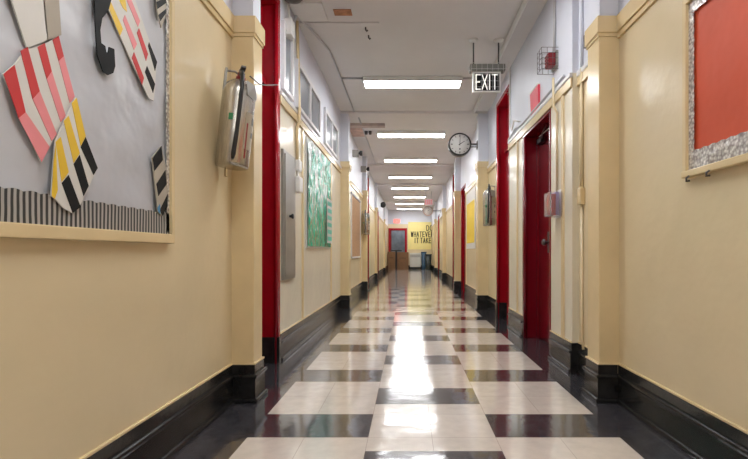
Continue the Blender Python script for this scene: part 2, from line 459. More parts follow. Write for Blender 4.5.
# doors -----------------------------------------------------------
dn = 0
def door(side, x, y0, y1, h, depth=0.14, transom=None, plinth=True, proud=.008, knob=True, red=None, ky=.10):
    red = red or RED
    global dn
    dn += 1
    r = struct_root('door_%d' % dn)
    def X(a, b): return sorted((x + side * a, x + side * b))
    m = MB()
    a, b = X(-proud, depth)
    m.box(a, b, y1, y1 + J, 0, h, 0, .006)               # far jamb
    m.box(a, b, y0 - .002, y0 + .03, 0, h, 0, .006)      # near jamb
    m.box(a, b, y0, y1 + J, h, h + J, 0, .006)           # head
    a, b = X(depth - .02, depth + .05)
    m.box(a, b, y1 - .025, y1 + .01, 0, h, 0, .004)      # stop
    if transom:
        a2, b2 = X(depth - .05, depth + .04); m.box(a2, b2, y0 + .03, y1, transom - .03, transom + .03, 0, .004)
    a, b = X(-proud - .004, .035); m.tube([(x - side * (proud - .016), y1 + .004, 0), (x - side * (proud - .016), y1 + .004, h)], .02, 12)
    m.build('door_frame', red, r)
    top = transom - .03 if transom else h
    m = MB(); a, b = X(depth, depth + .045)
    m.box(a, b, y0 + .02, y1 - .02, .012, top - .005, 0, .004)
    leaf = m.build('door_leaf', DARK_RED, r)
    if knob:
        m = MB(); yy = y1 - ky
        m.lathe([(.012, 0), (.012, .03), (.03, .04), (.032, .055), (.02, .068)] if side < 0 else [(.02, -.068), (.032, -.055), (.03, -.04), (.012, -.03), (.012, 0)], (x + side * depth, yy, .98), 'X', 16)
        m.build('door_knob', DGREY, leaf)
        m = MB(); a3, b3 = X(depth - .006, depth + .001); m.box(a3, b3, yy - .035, yy + .035, .88, 1.08, 0, .003)
        m.build('door_plate', DGREY, leaf)
    if transom:
        m = MB(); a, b = X(depth + .005, depth + .03); m.box(a, b, y0 + .02, y1 - .01, transom + .02, h)
        m.build('transom_panel', FROST, r)
    if plinth:
        m = MB(); a, b = X(-proud - .012, depth - .02); m.box(a, b, y1 - .014, y1 + J + .004, 0, .208, 0, .004)
        m.build('plinth_block', BLACK, r)
    return r
door(-1, XL, *DL[0], transom=2.25, knob=False)
door(-1, -1.06, *DL[1], transom=2.25); door(-1, -1.06, *DL[2], depth=.08)
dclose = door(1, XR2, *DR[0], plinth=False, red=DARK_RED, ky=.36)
door(1, XR2, *DR[1], transom=2.25, knob=False); door(1, XR2, *DR[2], depth=.05, knob=False)
door(1, XR2, *DR[3], transom=2.25); door(1, XR2, *DR[4], depth=.08)
# closer on the near right door
m = MB(); m.box(1.295, 1.342, 4.36, 4.5, 1.97, 2.02, 0, .006); m.tube([(1.31, 4.38, 2.0), (1.28, 4.25, 2.03), (1.27, 4.1, 2.062)], .007, 8)
m.build('door_closer', DARK, dclose)
# end door with a big pane
dn += 1
r = struct_root('door_%d' % dn)
ex0, ex1, eh = -1.03, -0.075, 2.12
m = MB(); y = YE - .05
m.box(ex0, ex0 + .09, y, YE + .01, 0, eh, 0, .005); m.box(ex1 - .09, ex1, y, YE + .01, 0, eh, 0, .005); m.box(ex0 + .085, ex1 - .085, y, YE + .01, eh - .09, eh, 0, .005)
m.build('door_frame', RED, r)
m = MB(); y = YE - .03
m.box(ex0 + .08, ex1 - .08, y, YE + .005, 0, .86, 0, .004); m.box(ex0 + .08, ex0 + .15, y, YE + .005, .85, eh - .08, 0); m.box(ex1 - .12, ex1 - .08, y, YE + .005, .85, eh - .08, 0); m.box(ex0 + .08, ex1 - .08, y, YE + .005, eh - .13, eh - .08, 0)
lf = m.build('door_leaf', DARK_RED, r)
m = MB(); m.box(ex0 + .14, ex1 - .11, YE - .014, YE + .002, .85, eh - .12)
m.build('pane', mat('grey_blue_door_glass', (0.16, 0.19, 0.24), 0.12, var=0.35, scale=2.5), lf)

# transom windows above the left rail
def trans_window(i, y0, y1, z0, z1, mull):
    r = struct_root('window_%d' % i)
    m = MB(); x0, x1 = XL - .002, XL + .03; w = .05
    m.box(x0, x1, y0, y0 + w, z0, z1, 0, .004); m.box(x0, x1, y1 - w, y1, z0, z1, 0, .004)
    m.box(x0, x1, y0 + w - .003, y1 - w + .003, z1 - w, z1, 0, .004); m.box(x0, x1, y0 + w - .003, y1 - w + .003, z0, z0 + w * .7, 0, .004)
    for k in range(1, mull):
        yy = y0 + (y1 - y0) * k / mull; m.box(x0, x1, yy - .03, yy + .03, z0 + .03, z1 - w + .003, 0, .004)
    m.build('window_frame', WHITE_TRIM, r)
    for k in range(mull):
        a = y0 + w * .5 + (y1 - y0 - w) * k / mull; b = a + (y1 - y0 - w) / mull
        MB().box(XL - .004, XL + .008, a, b, z0 + .01, z1 - .02).build('pane', FROST, r)
trans_window(1, 4.12, 5.20, 2.23, 2.68, 2)
trans_window(2, 5.50, 6.50, 2.23, 2.68, 2)
trans_window(3, 3.66, 3.98, 2.23, 2.80, 1)

# ------------------------------------------------------------------ ceiling lights
LX = 0.05
def make_light(label):
    t = thing('ceiling_light', label, 'ceiling light', (LX, 5.62, HC), 'fluorescent ceiling lights along the corridor')
    m = MB(); m.box(-.61, .61, -.135, .135, -.03, .001, 0, .006); m.box(-.615, -.60, -.125, .125, -.062, -.02, 0, .004); m.box(.60, .615, -.125, .125, -.062, -.02, 0, .004); m.box(-.61, .61, -.128, -.114, -.059, -.02, 0, .003); m.box(-.61, .61, .114, .128, -.059, -.02, 0, .003)
    m.build('housing', WHITEP, t)
    m = MB(); m.box(-.602, .602, -.115, .115, -.058, -.028, 0, .012)
    m.build('diffuser', DIFFUSER, t)
    return t
LY = [5.62, 8.1, 10.35, 12.65, 14.85, 17.2, 19.6, 21.9]
LLAB = ['bright fluorescent light nearest the hanging exit sign', 'second lit ceiling light, beside the black rimmed wall clock', 'third lit ceiling light down the corridor, beyond the black clock',
        'fourth lit ceiling light down the corridor', 'fifth lit ceiling light down the corridor', 'third lit ceiling light from the far end wall', 'second lit ceiling light from the far end wall', 'small lit ceiling light closest to the far end wall']
L0 = make_light(LLAB[0])
for y, lab in list(zip(LY, LLAB))[1:]: dup(L0, (LX, y, HC), lab)
for y, lab in ((3.2, 'ceiling light overhead, just before the first visible one'), (0.8, 'ceiling light almost over the camera'), (-1.6, 'ceiling light behind the camera')): dup(L0, (LX, y, HC), lab)

# ------------------------------------------------------------------ left bulletin board and its paper cut-outs
by0, by1, bz0, bz1 = 0.55, 1.945, 0.925, 2.10
t = thing('bulletin_board', 'big grey plastic covered bulletin board with striped border on left wall', 'bulletin board', (XL, by0, bz0))
def lb(m, y0, y1, z0, z1, t0, t1, mi=0, bev=0.0): m.box(t0, t1, y0 - by0, y1 - by0, z0 - bz0, z1 - bz0, mi, bev)
m = MB()
lb(m, by0, by1, bz0, bz0 + .04, 0, .03, 0, .004); lb(m, by0, by1, bz1 - .04, bz1, 0, .03, 0, .004)
lb(m, by1 - .022, by1, bz0 + .035, bz1 - .035, 0, .03, 0, .004); lb(m, by0, by0 + .03, bz0 + .035, bz1 - .035, 0, .03, 0, .004)
m.build('frame', CREAM_TRIM, t)
m = MB(); NY, NZ = 60, 50
vs = {}
def wob(y, z):
    return .004 + .0025 * math.sin(9 * y + 5 * z) * math.sin(7 * z - 4 * y) + .002 * math.sin(23 * y - 14 * z + 1.3 * math.sin(8 * z)) + .0015 * math.sin(31 * z + 9 * y)
for i in range(NY + 1):
    for j in range(NZ + 1):
        y = .02 + (by1 - by0 - .035) * i / NY; z = .03 + (bz1 - bz0 - .06) * j / NZ
        vs[i, j] = m.bm.verts.new((wob(y, z) + .002, y, z))
for i in range(NY):
    for j in range(NZ):
        f = m.bm.faces.new((vs[i, j], vs[i + 1, j], vs[i + 1, j + 1], vs[i, j + 1])); f.smooth = True
m.build('plastic_sheet', SILVER, t)
# corrugated border strip with a scalloped top edge
m = MB(); K = 96; pts = []
Lb = by1 - by0 - .05
for i in range(K + 1): pts.append((.013, .028 + Lb * i / K, .125 + .006 * abs(math.sin(i * math.pi / 4))))
poly = [(.013, .028, .036), (.013, .028 + Lb, .036)] + pts[::-1]
m.prism(poly, (.004, 0, 0)); m.build('striped_border', BORDER, t)
m = MB(); pts = []
for i in range(49): pts.append((.013, Lb + .012 - .008 * abs(math.sin(i * math.pi / 2 + .3)), .05 + (bz1 - bz0 - .1) * i / 48))
m.prism([(.013, Lb + .028, .05)] + pts + [(.013, Lb + .028, bz1 - bz0 - .05)], (.004, 0, 0)); m.build('edge_border', FOIL, t)

def cutout(name, label, cat, base, pieces, x=XL + .0135, mats=None):
    """base polygon and coloured bands, given as image pixels of the board plane"""
    m = MB(); allm = mats
    def cv(poly, xx):
        return [(xx, *wl(px, py, XL + .022)) for (px, py) in poly]
    for poly, mi in base: m.prism(cv(poly, x), (.004, 0, 0), mi)
    for poly, mi in pieces: m.prism(cv(poly, x + .004), (.0012, 0, 0), mi)
    return tag(m.build(name, allm), label, cat)
PM = [PAPER, P_RED, P_PINK, P_YEL, P_BLK, PAPER_TAN, P_BLUE]
cutout('paper_scarf', 'red, pink and white striped paper end of the wide cut-out on grey board', 'paper cut-out',
  [([(-60, -120), (30, -60), (46, 0), (50, 42), (29, 49), (14, 2), (-20, -60)], 0), ([(44, -8), (60, -10), (63, 35), (49, 42)], 5),
   ([(5, 74), (16, 65), (29, 48), (60, 36), (66, 58), (75, 98), (56, 138), (43, 162), (26, 125)], 0)],
  [([(5, 74), (16, 65), (27, 112), (20, 118)], 1), ([(22, 51), (29, 47), (41, 91), (34, 99)], 1), ([(39, 47), (46, 43), (53, 71), (48, 79)], 1), ([(54, 40), (60, 36), (65, 56), (60, 61)], 1),
   ([(20, 118), (27, 112), (51, 147), (43, 162)], 2), ([(34, 99), (41, 91), (58, 134), (53, 141)], 2), ([(48, 79), (53, 71), (67, 116), (62, 122)], 2), ([(60, 61), (65, 56), (76, 97), (71, 103)], 2)], mats=PM)
cutout('paper_scarf', 'yellow and black striped paper strip with rounded tip beside pink striped paper', 'paper cut-out',
  [([(75, 97), (84, 132), (97, 168), (88, 188), (78, 209), (72, 213), (63, 208), (55, 199), (51, 196), (53, 165), (55, 141)], 0)],
  [([(55, 142), (60, 137), (68, 172), (61, 182)], 3), ([(53, 160), (55, 146), (57, 190), (54, 199), (51, 196)], 3), ([(63, 121), (68, 116), (79, 153), (73, 163)], 3), ([(71, 103), (76, 98), (85, 136), (80, 146)], 3),
   ([(61, 183), (68, 175), (80, 207), (72, 213)], 4), ([(73, 164), (79, 155), (88, 186), (83, 196)], 4), ([(80, 147), (85, 137), (97, 168), (93, 175)], 4)], x=XL + .0195, mats=PM)
cutout('paper_scarf', 'narrow yellow, pink, red and black checked paper strip at top of grey board', 'paper cut-out',
  [([(96, -60), (112, -70), (158, 62), (155, 101), (150, 98), (133, 62), (110, 10)], 0)],
  [([(110, 8), (112, 2), (124, 29), (121, 36)], 3), ([(115, -12), (125, -12), (128, 12), (124, 8)], 3),
   ([(124, 20), (126, 15), (138, 44), (135, 50)], 2), ([(126, -4), (130, -6), (141, 21), (139, 27)], 2),
   ([(138, 33), (140, 28), (149, 54), (147, 61)], 1), ([(133, 58), (135, 52), (145, 78), (143, 85)], 1),
   ([(149, 46), (150, 42), (158, 62), (156, 71)], 4), ([(146, 72), (148, 66), (156, 84), (154, 93)], 4)], mats=PM)
cutout('paper_hook', 'black curved paper hook at top of grey board', 'paper cut-out',
  [([(92, -70), (112, -70), (111, 0), (108, 11), (102, 18), (100, 30), (101, 43), (105, 46), (106, 52), (108, 53), (109, 47), (114, 49), (115, 66), (113, 73), (108, 75), (103, 72), (97, 55), (95, 22)], 4)], [], x=XL + .0195, mats=PM)
cutout('paper_strip', 'small black and white diagonal striped paper near right edge of grey board', 'paper cut-out',
  [([(152, 158), (161, 146), (166, 168), (167.5, 196), (166.5, 206), (162, 216), (158, 212), (155, 185)], 5)],
  [([(152, 158), (161, 146), (162.5, 160), (154, 171)], 4), ([(156, 184), (165, 170), (166.3, 184), (158, 196)], 4), ([(159.5, 210), (167.3, 194), (167.2, 206), (162, 216)], 4), ([(157, 208), (159.5, 204), (160, 214), (158, 212)], 6)], x=XL + .019, mats=PM)
cutout('paper_strip', 'grey zigzag paper scrap in upper right corner of grey board', 'paper cut-out',
  [([(154, -40), (165.5, -40), (166, 14), (161, 28), (157, 10)], 5)],
  [([(156, 2), (165.5, -3), (165.7, 3), (157, 9)], 4), ([(158, 15), (165.5, 9), (165.7, 13), (160, 21)], 4)], x=XL + .019, mats=PM)

# ------------------------------------------------------------------ right bulletin board
ry0, ry1, rz0, rz1 = 0.9, 1.985, 1.215, 2.01
t = thing('bulletin_board', 'orange red bulletin board with silver floral border on right wall', 'bulletin board', (XR, ry0, rz0))
def rbx(m, y0, y1, z0, z1, t0, t1, mi=0, bev=0.0): m.box(-t1, -t0, y0 - ry0, y1 - ry0, z0 - rz0, z1 - rz0, mi, bev)
m = MB()
rbx(m, ry0, ry1, rz0, rz0 + .03, 0, .035, 0, .004); rbx(m, ry0, ry1, rz1 - .03, rz1, 0, .03, 0, .004)
rbx(m, ry1 - .025, ry1, rz0 + .025, rz1 - .025, 0, .03, 0, .004); rbx(m, ry0, ry0 + .03, rz0 + .025, rz1 - .025, 0, .03, 0, .004)
m.build('frame', CREAM_TRIM, t)
m = MB(); NY, NZ = 40, 34; vs = {}
for i in range(NY + 1):
    for j in range(NZ + 1):
        y = .02 + (ry1 - ry0 - .04) * i / NY; z = .02 + (rz1 - rz0 - .04) * j / NZ
        vs[i, j] = m.bm.verts.new((-.006 - .0015 * math.sin(11 * y + 3 * z) - .001 * math.sin(17 * z - 6 * y), y, z))
for i in range(NY):
    for j in range(NZ):
        f = m.bm.faces.new((vs[i, j], vs[i + 1, j], vs[i + 1, j + 1], vs[i, j + 1])); f.smooth = True
m.build('orange_paper', ORANGE, t)
m = MB(); H = rz1 - rz0; W = ry1 - ry0
def scal(p0, p1, q0, q1, k):
    """strip between the outer line p0-p1 and a wavy inner line q0-q1 (y, z)"""
    a = [(-.013, *p0), (-.013, *p1)]; b = []
    for i in range(k + 1):
        f = i / k; s = .006 * abs(math.sin(i * math.pi / 2 + .2))
        y = q1[0] + (q0[0] - q1[0]) * f; z = q1[1] + (q0[1] - q1[1]) * f
        if abs(q0[0] - q1[0]) > abs(q0[1] - q1[1]): z += s if q0[1] > H / 2 else -s
        else: y += s
        b.append((-.013, y, z))
    m.prism(a + b, (-.003, 0, 0))
scal((.03, .028), (W - .024, .028), (.03, .125), (W - .024, .115), 40)
scal((.03, H - .028), (W - .024, H - .028), (.03, H - .09), (W - .024, H - .085), 40)
scal((W - .023, .112), (W - .023, H - .084), (W - .062, .112), (W - .062, H - .084), 30)
m.build('silver_border', FOIL, t)
for yy in (1.93, 1.80):
    m = MB(); m.tube([(-.03, yy - ry0, .004), (-.045, yy - ry0, -.006), (-.045, yy - ry0, -.02), (-.032, yy - ry0, -.018)], .005, 8); m.build('hook', DGREY, t)

# ------------------------------------------------------------------ fire extinguishers
PALE_STEEL = mat('pale_label', (0.46, 0.40, 0.31), .35, metal=.3)
def make_ext(label, loc, side, roll):
    t = thing('fire_extinguisher', label, 'fire extinguisher', loc, None)
    m = MB(); m.lathe([(.06, 0), (.084, .006), (.0865, .02), (.0865, .40), (.083, .428), (.072, .455), (.05, .475), (.024, .485), (.022, .505)], seg=36)
    m.build('tank', STEEL, t)
    m = MB(); m.box(-.018, .018, -.022, .022, .495, .525, 0, .004); m.lathe([(.026, .485), (.026, .503), (.018, .505)], seg=20)
    m.build('valve', ALARM_RED if side < 0 else DGREY, t)
    m = MB(); m.prism([(-.012, -.01, .524), (-.012, -.075, .532), (-.012, -.075, .542), (-.012, .02, .545), (-.012, .03, .528)], (.024, 0, 0))
    m.build('lever', DGREY, t)
    m = MB(); m.prism([(-.01, -.012, .503), (-.01, -.07, .495), (-.01, -.07, .505), (-.01, -.012, .517)], (.02, 0, 0)); m.build('carry_handle', DGREY, t)
    m = MB(); m.tube([(-.004, -.02, .512), (-.005, -.06, .512), (-.005, -.09, .485), (-.004, -.102, .43), (-.004, -.099, .33), (-.006, -.098, .18), (-.012, -.098, .06), (-.013, -.098, .03)], [.011, .011, .011, .0105, .0105, .0105, .012, .007], 12)
    m.build('hose', DARK, t)
    def lab(a0, a1, z0, z1, mi, mm, nm):
        q = MB(); K = 12; A = []; 
        for i in range(K + 1):
            a = math.radians(a0 + (a1 - a0) * i / K); A.append((math.cos(a) * .0872, math.sin(a) * .0872))
        for i in range(K):
            q.prism([(A[i][0], A[i][1], z0), (A[i + 1][0], A[i + 1][1], z0), (A[i + 1][0], A[i + 1][1], z1), (A[i][0], A[i][1], z1)], (math.cos(math.radians(a0)) * .0004, -.0006, 0))
        bmesh.ops.remove_doubles(q.bm, verts=q.bm.verts[:], dist=.00012)
        return q.build(nm, mm, t)
    lab(-66, -8, .10, .30, 0, PALE_STEEL, 'instruction_label')
    lab(-34, -16, .24, .28, 0, DARK, 'label_block'); lab(-34, -16, .17, .20, 0, DARK, 'label_block')
    if side < 0: lab(-60, -54, .05, .24, 0, ALARM_RED, 'red_label_stripe')
    lab(-125, -110, .24, .275, 0, mat('green_tag', (.03, .22, .09), .4), 'inspection_tag')
    m = MB(); m.prism([(.02, -.075, .47), (.07, -.05, .46), (.085, -.045, .40), (.08, -.055, .375), (.03, -.088, .39)], (.002, .004, 0)); m.build('paper_tag', GREY_METAL, t)
    m = MB(); m.box(-.006 + side * .078, .006 + side * .078 , -.02, .02, .36, .53, 0, .002)
    m.tube([(side * .078, 0, .52), (side * .03, .006, .53), (side * .012, .01, .52)], .006, 8)
    m.build('hanger', GREY_METAL, t)
    t.rotation_euler = (0, roll, math.radians(30) if side < 0 else 0)
    return t
e1 = make_ext('steel fire extinguisher tilted on left wall before the red frame', (-0.962, 2.42, 1.345), -1, math.radians(5.5))
e2 = make_ext('steel fire extinguisher hanging beside tall red frame on right wall', (1.128, 6.22, 1.25), 1, 0)
e2.rotation_euler = (0, 0, math.radians(-12)); e2.scale = (1, 1, 1.06)
e3 = dup(e1, (-0.955, 9.95, 1.28), 'distant extinguisher hanging beside the far left pilaster', (0, 0, 0))
# the far extinguisher hangs in front of its pilaster
m = MB(); m.tube([(-.89, 2.5, 1.875), (-.888, 2.66, 1.89), (-.90, 2.82, 1.945), (-1.04, 3.545, 2.22)], .004, 6)
tag(m.build('hanging_wire', DGREY), 'thin dark wire strung from extinguisher to the red door frame', 'wire')
m = MB(); m.box(-1.05, -1.04, 2.535, 2.56, 1.32, 1.86, 0, .003)
tag(m.build('mounting_strip', CREAM_TRIM), 'narrow cream mounting strip on wall behind tilted extinguisher', 'strip')

# ------------------------------------------------------------------ exit sign hanging from the ceiling
EY = 4.56
t = thing('exit_sign', 'hanging black EXIT sign in wire guard below the ceiling', 'exit sign', (0, EY, 0))
ez = lambda py: sz(py, EY)
exx = lambda px: sx(px, EY)
m = MB(); m.box(exx(469.5), exx(504.5), -.045, .045, ez(72.2), ez(65.5), 0, .005); m.build('housing', mat('exit_sign_grey', (.20, .20, .185), .5), t)
m = MB(); m.box(exx(472.5), exx(500.5), -.018, .018, ez(92.8), ez(72), 0, .004); m.build('sign_body', WHITEP, t)
m = MB(); m.box(exx(474.3), exx(499), -.0215, -.016, ez(91.3), ez(74.2), 0); m.build('black_face', P_BLK, t)
LETTER = emis('lit_white_letters', (1, .98, .93), .3)
m = MB(); h = ez(75.6) - ez(90.0); w = .044; gx = exx(475.7)
for ch, ox, ww in (('E', 0, .043), ('X', .062, .052), ('I', .118, .04), ('T', .166, .05)):
    letter(m, ch, gx + ox, ez(90.0), ww, h, .0105, -.0215)
m.build('exit_letters', LETTER, t)
for px in (473.5, 498.5):
    m = MB(); m.tube([(exx(px), 0, ez(66)), (exx(px), 0, HC - .004)], .0075, 10); rd = m.build('hanging_rod', DGREY, t)
    m = MB(); m.lathe([(.012, HC - .03), (.045, HC - .012), (.05, HC + .001)], (exx(px), 0, 0)); m.build('canopy', WHITEP, rd)
m = MB(); gx0, gx1, gz0, gz1 = exx(470.5), exx(507.5), ez(95), ez(65)
for i in range(8):
    x = gx0 + (gx1 - gx0) * i / 7; m.tube([(x, -.06, gz0), (x, -.06, gz1)], .0011, 6)
for i in range(6):
    z = gz0 + (gz1 - gz0) * i / 5; m.tube([(gx0, .0, z), (gx0, -.06, z), (gx1, -.06, z), (gx1, .0, z)], .0011, 6)
m.build('wire_guard', WHITEP, t)

# ------------------------------------------------------------------ clocks
def make_clock(label, loc, arm, rim=None):
    t = thing('wall_clock', label, 'clock', loc)
    R = .18
    m = MB(); m.lathe([(R - .022, -.052), (R - .004, -.056), (R, -.045), (R, .045), (R - .02, .05)], axis='Y', seg=48)
    for a in range(0): pass
    m.build('case', rim or DARK, t)
    m = MB(); m.lathe([(.001, -.0535), (R - .026, -.0535), (R - .026, -.050), (.001, -.05)], axis='Y', seg=48); dl = m.build('dial', WHITEP, t)
    for k in range(12):
        a = math.pi / 2 - k * math.pi / 6; L = .03 if k % 3 == 0 else .022
        u = Vector((math.cos(a), 0, math.sin(a))); nrm = Vector((-u.z, 0, u.x)) * (.006 if k % 3 == 0 else .0042)
        p = u * (.142 - L) + Vector((0, -.0535, 0)); q = u * .142 + Vector((0, -.0535, 0))
        m = MB(); m.prism([p - nrm, q - nrm, q + nrm, p + nrm], (0, -.001, 0)); m.build('hour_mark', P_BLK, dl)
    m = MB(); m.prism([(-.008, -.0535, -.085), (.008, -.0535, -.085), (.008, -.0535, -.06), (-.008, -.0535, -.06)], (0, -.001, 0)); m.build('dial_emblem', P_BLK, dl)
    for nm, a, L, w in (('minute_hand', math.radians(88), .125, .0045), ('hour_hand', math.radians(33), .088, .006)):
        u = Vector((math.cos(a), 0, math.sin(a))); nrm = Vector((-u.z, 0, u.x)) * w
        p = -u * .02 + Vector((0, -.0555, 0)); q = u * L + Vector((0, -.0555, 0))
        m = MB(); m.prism([p - nrm, q - nrm * .5, q + nrm * .5, p + nrm], (0, -.0015, 0)); m.build(nm, P_BLK, t)
    m = MB(); m.tube([(R - .01, 0, .012), (arm, 0, .012)], .014, 10); m.tube([(R - .01, 0, -.03), (arm, 0, -.03)], .008, 10); m.box(arm - .012, arm + .004, -.05, .05, -.06, .06, 0, .003)
    m.build('bracket_arm', DGREY, t)
    return t
make_clock('black rimmed round clock on a bracket arm at right, showing two', (sx(459.5, 6.96), 6.96, sz(145, 6.96)), 1.078 - sx(459.5, 6.96))
c2 = make_clock('tiny distant round clock projecting from far right wall', (sx(428, 16.5), 16.5, sz(211, 16.5)), 1.2 - sx(428, 16.5), PEEL)

# ------------------------------------------------------------------ right wall: alarm, sign, plastic holder, conduits
t = thing('fire_alarm', 'red fire alarm horn in a wire cage on upper right wall', 'fire alarm', (XR2, 3.62, sz(61, 3.62)))
m = MB(); m.box(-.02, .002, -.06, .06, -.065, .065, 0, .006); m.build('back_box', GREY_METAL, t)
m = MB(); m.box(-.075, -.018, -.05, .05, -.052, .052, 0, .008)
for k in range(4): m.box(-.081, -.07, -.042, .042, -.042 + k * .025, -.03 + k * .025, 0, .003)
m.build('horn', ALARM_RED, t)
m = MB()
for i in range(5):
    z = -.085 + .17 * i / 4
    m.tube([(.0, -.06, z), (-.135, -.06, z), (-.135, .06, z), (.0, .06, z)], .0018, 6)
for yy in (-.06, 0, .06): m.tube([(-.135, yy, -.085), (-.135, yy, .085)], .0018, 6)
for xx in (-.09, -.045):
    for yy in (-.06, .06): m.tube([(xx, yy, -.085), (xx, yy, .085)], .0018, 6)
m.build('wire_cage', DGREY, t)

t = thing('wall_sign', 'small red sign with white top above the red door', 'sign', (XR2, 4.2, 2.31))
m = MB(); m.prism([(0, -.14, -.10), (-.012, -.14, -.10), (-.022, -.14, .10), (-.018, -.14, .112), (0, -.14, .112)], (0, .26, 0)); m.build('sign_panel', SIGN_RED, t)
m = MB(); m.box(-.026, .0, -.145, .125, .108, .122, 0, .003); m.build('top_lip', WHITEP, t)
t = thing('plastic_holder', 'clear plastic wall holder with red insert beside the red door', 'holder', (XR2, 3.52, 1.27))
CLEAR = mat('clear_acrylic', (0.88, 0.86, 0.95), 0.06, var=0.02, trans=0.92)
m = MB(); m.box(-.012, .002, -.09, .09, -.11, .11, 0, .003); m.build('back_plate', WHITEP, t)
m = MB(); m.box(-.105, -.095, -.075, .075, -.10, .085, 0, .002); m.box(-.097, -.01, -.078, -.07, -.10, .085, 0); m.box(-.097, -.01, .07, .078, -.10, .085, 0); m.box(-.1, -.01, -.075, .075, -.104, -.096, 0)
m.build('clear_pocket', CLEAR, t)
m = MB(); m.box(-.085, -.055, -.06, .045, -.094, .07, 0, .004); m.build('red_insert', P_RED, t)
m = MB(); m.box(-.05, -.02, -.03, .06, -.094, .09, 0, .004); m.build('lilac_insert', mat('lilac_card', (0.45, 0.38, 0.62), .5), t)

def conduit(label, pts, r=.011, mm=None, name='conduit'):
    m = MB(); m.tube(pts, r, 10); return tag(m.build(name, mm or GALV), label, 'conduit')
conduit('long grey ceiling conduit running along the right side past the exit sign', [(1.0, YB + .1, HC - .03), (1.0, 6.8, HC - .03)], .02, WHITEP)
conduit('vertical conduit dropping to the caged fire alarm', [(XR2 - .012, 3.62, HC - .01), (XR2 - .012, 3.62, sz(61, 3.62) + .08)], .011)
conduit('cream conduit running down right wall behind the plastic holder', [(XR2 - .042, 3.56, 2.28), (XR2 - .042, 3.56, 2.06), (XR2 - .012, 3.56, 2.0), (XR2 - .012, 3.56, 1.36)], .010, CREAM)
conduit('cream vertical conduit in the corner before the right pilaster', [(XR - .012, 3.18, 2.2), (XR - .012, 3.18, 1.34)], .011, CREAM)
conduit('white vertical conduit above the rail beside the right pilaster', [(XR - .012, 3.18, HC - .01), (XR - .012, 3.18, 2.205)], .010, WHITE)
conduit('lower cream conduit running down into the right baseboard', [(XR - .012, 3.18, 1.23), (XR - .012, 3.18, .30), (XR - .016, 3.14, .20)], .009, CREAM)
m = MB(); m.box(XR - .035, XR + .002, 3.15, 3.21, 1.225, 1.345, 0, .006); tag(m.build('junction_box', CREAM_TRIM), 'cream junction box low on the vertical conduit by the right pilaster', 'junction box')
m = MB(); m.box(XR - .06, XR + .002, 2.95, 3.03, 2.27, 2.36, 0, .006); tag(m.build('junction_box', DGREY), 'small dark box on the rail beside the right pilaster cap', 'junction box')
conduit('thin conduit lying along the rail over the right doors', [(XR2 - .012, 3.4, 2.235), (XR2 - .012, 4.7, 2.225), (XR2 - .012, 4.95, 2.26), (XR2 - .012, 5.2, 2.225), (XR2 - .012, 5.29, 2.22)], .010)
conduit('loose white cable curling above the right rail', [(XR2 - .01, 4.75, 2.28), (XR2 - .04, 4.9, 2.33), (XR2 - .04, 5.0, 2.25), (XR2 - .03, 5.12, 2.33), (XR2 - .01, 5.2, 2.40), (XR2 - .01, 5.22, HC - .01)], .008, WHITEP, 'cable')

# ------------------------------------------------------------------ left wall: cabinet, boxes, boards
cy0, cy1, cz0, cz1 = 3.66, 4.05, .655, 1.74
t = thing('wall_cabinet', 'narrow grey steel cabinet on left wall beside the red frame', 'cabinet', (XL, cy0, cz0))
m = MB(); m.box(-.002, .022, 0, cy1 - cy0, 0, cz1 - cz0, 0, .004); m.build('cabinet_frame', GREY_METAL, t)
m = MB(); m.box(.020, .03, .03, cy1 - cy0 - .03, .03, cz1 - cz0 - .03, 0, .003); dr = m.build('cabinet_door', GREY_METAL, t)
m = MB(); m.lathe([(.012, .028), (.012, .045), (.022, .05), (.022, .062), (.012, .066)], (0, .16, .54), 'X', 14); m.build('knob', DARK, dr)
conduit('cream pipe on the left wall above the white pull switch', [(XL + .014, 4.14, HC - .02), (XL + .035, 4.14, 2.2), (XL + .035, 4.14, 2.10), (XL + .014, 4.14, 2.05), (XL + .014, 4.14, 1.73)], .014, CREAM_TRIM)
t = thing('wall_switch', 'white double box switch hanging below the cream pipe', 'switch box', (XL, 4.14, 1.5))
m = MB(); m.box(-.002, .05, -.05, .05, .14, .24, 0, .01); m.build('upper_box', WHITEP, t)
m = MB(); m.tube([(.02, 0, .145), (.02, 0, .075)], .012, 8); m.build('neck', WHITEP, t)
m = MB(); m.box(-.002, .055, -.06, .06, -.06, .085, 0, .012); m.build('lower_box', WHITEP, t)

# green plastic covered board
gy0, gy1, gz0, gz1 = 4.53, 5.86, .93, 2.07
t = thing('display_board', 'shiny green and silver plastic covered board on left wall', 'display board', (0, 0, 0))
m = MB(); m.box(XL + .001, XL + .012, gy0, gy1, gz0, gz1, 0, .003); m.build('backing', WHITEP, t)
m = MB(); NY, NZ = 44, 40; vs = {}; rnd = random.Random(3)
ph = [(rnd.uniform(5, 26), rnd.uniform(-22, 22), rnd.uniform(0, 6.28)) for _ in range(9)]
for i in range(NY + 1):
    for j in range(NZ + 1):
        y = gy0 + .02 + (gy1 - gy0 - .04) * i / NY; z = gz0 + .02 + (gz1 - gz0 - .03) * j / NZ
        w = sum(math.sin(a * y + b * z + c) for a, b, c in ph) / 9
        vs[i, j] = m.bm.verts.new((XL + .026 + .014 * w, y, z))
for i in range(NY):
    for j in range(NZ):
        f = m.bm.faces.new((vs[i, j], vs[i + 1, j], vs[i + 1, j + 1], vs[i, j + 1])); f.smooth = True
m.build('plastic_sheet', GREENSHEET, t)
m = MB(); m.box(XL + .042, XL + .044, gy1 - .36, gy1 - .015, 1.0, 1.56, 0); m.build('white_edge_paper', PAPER, t)
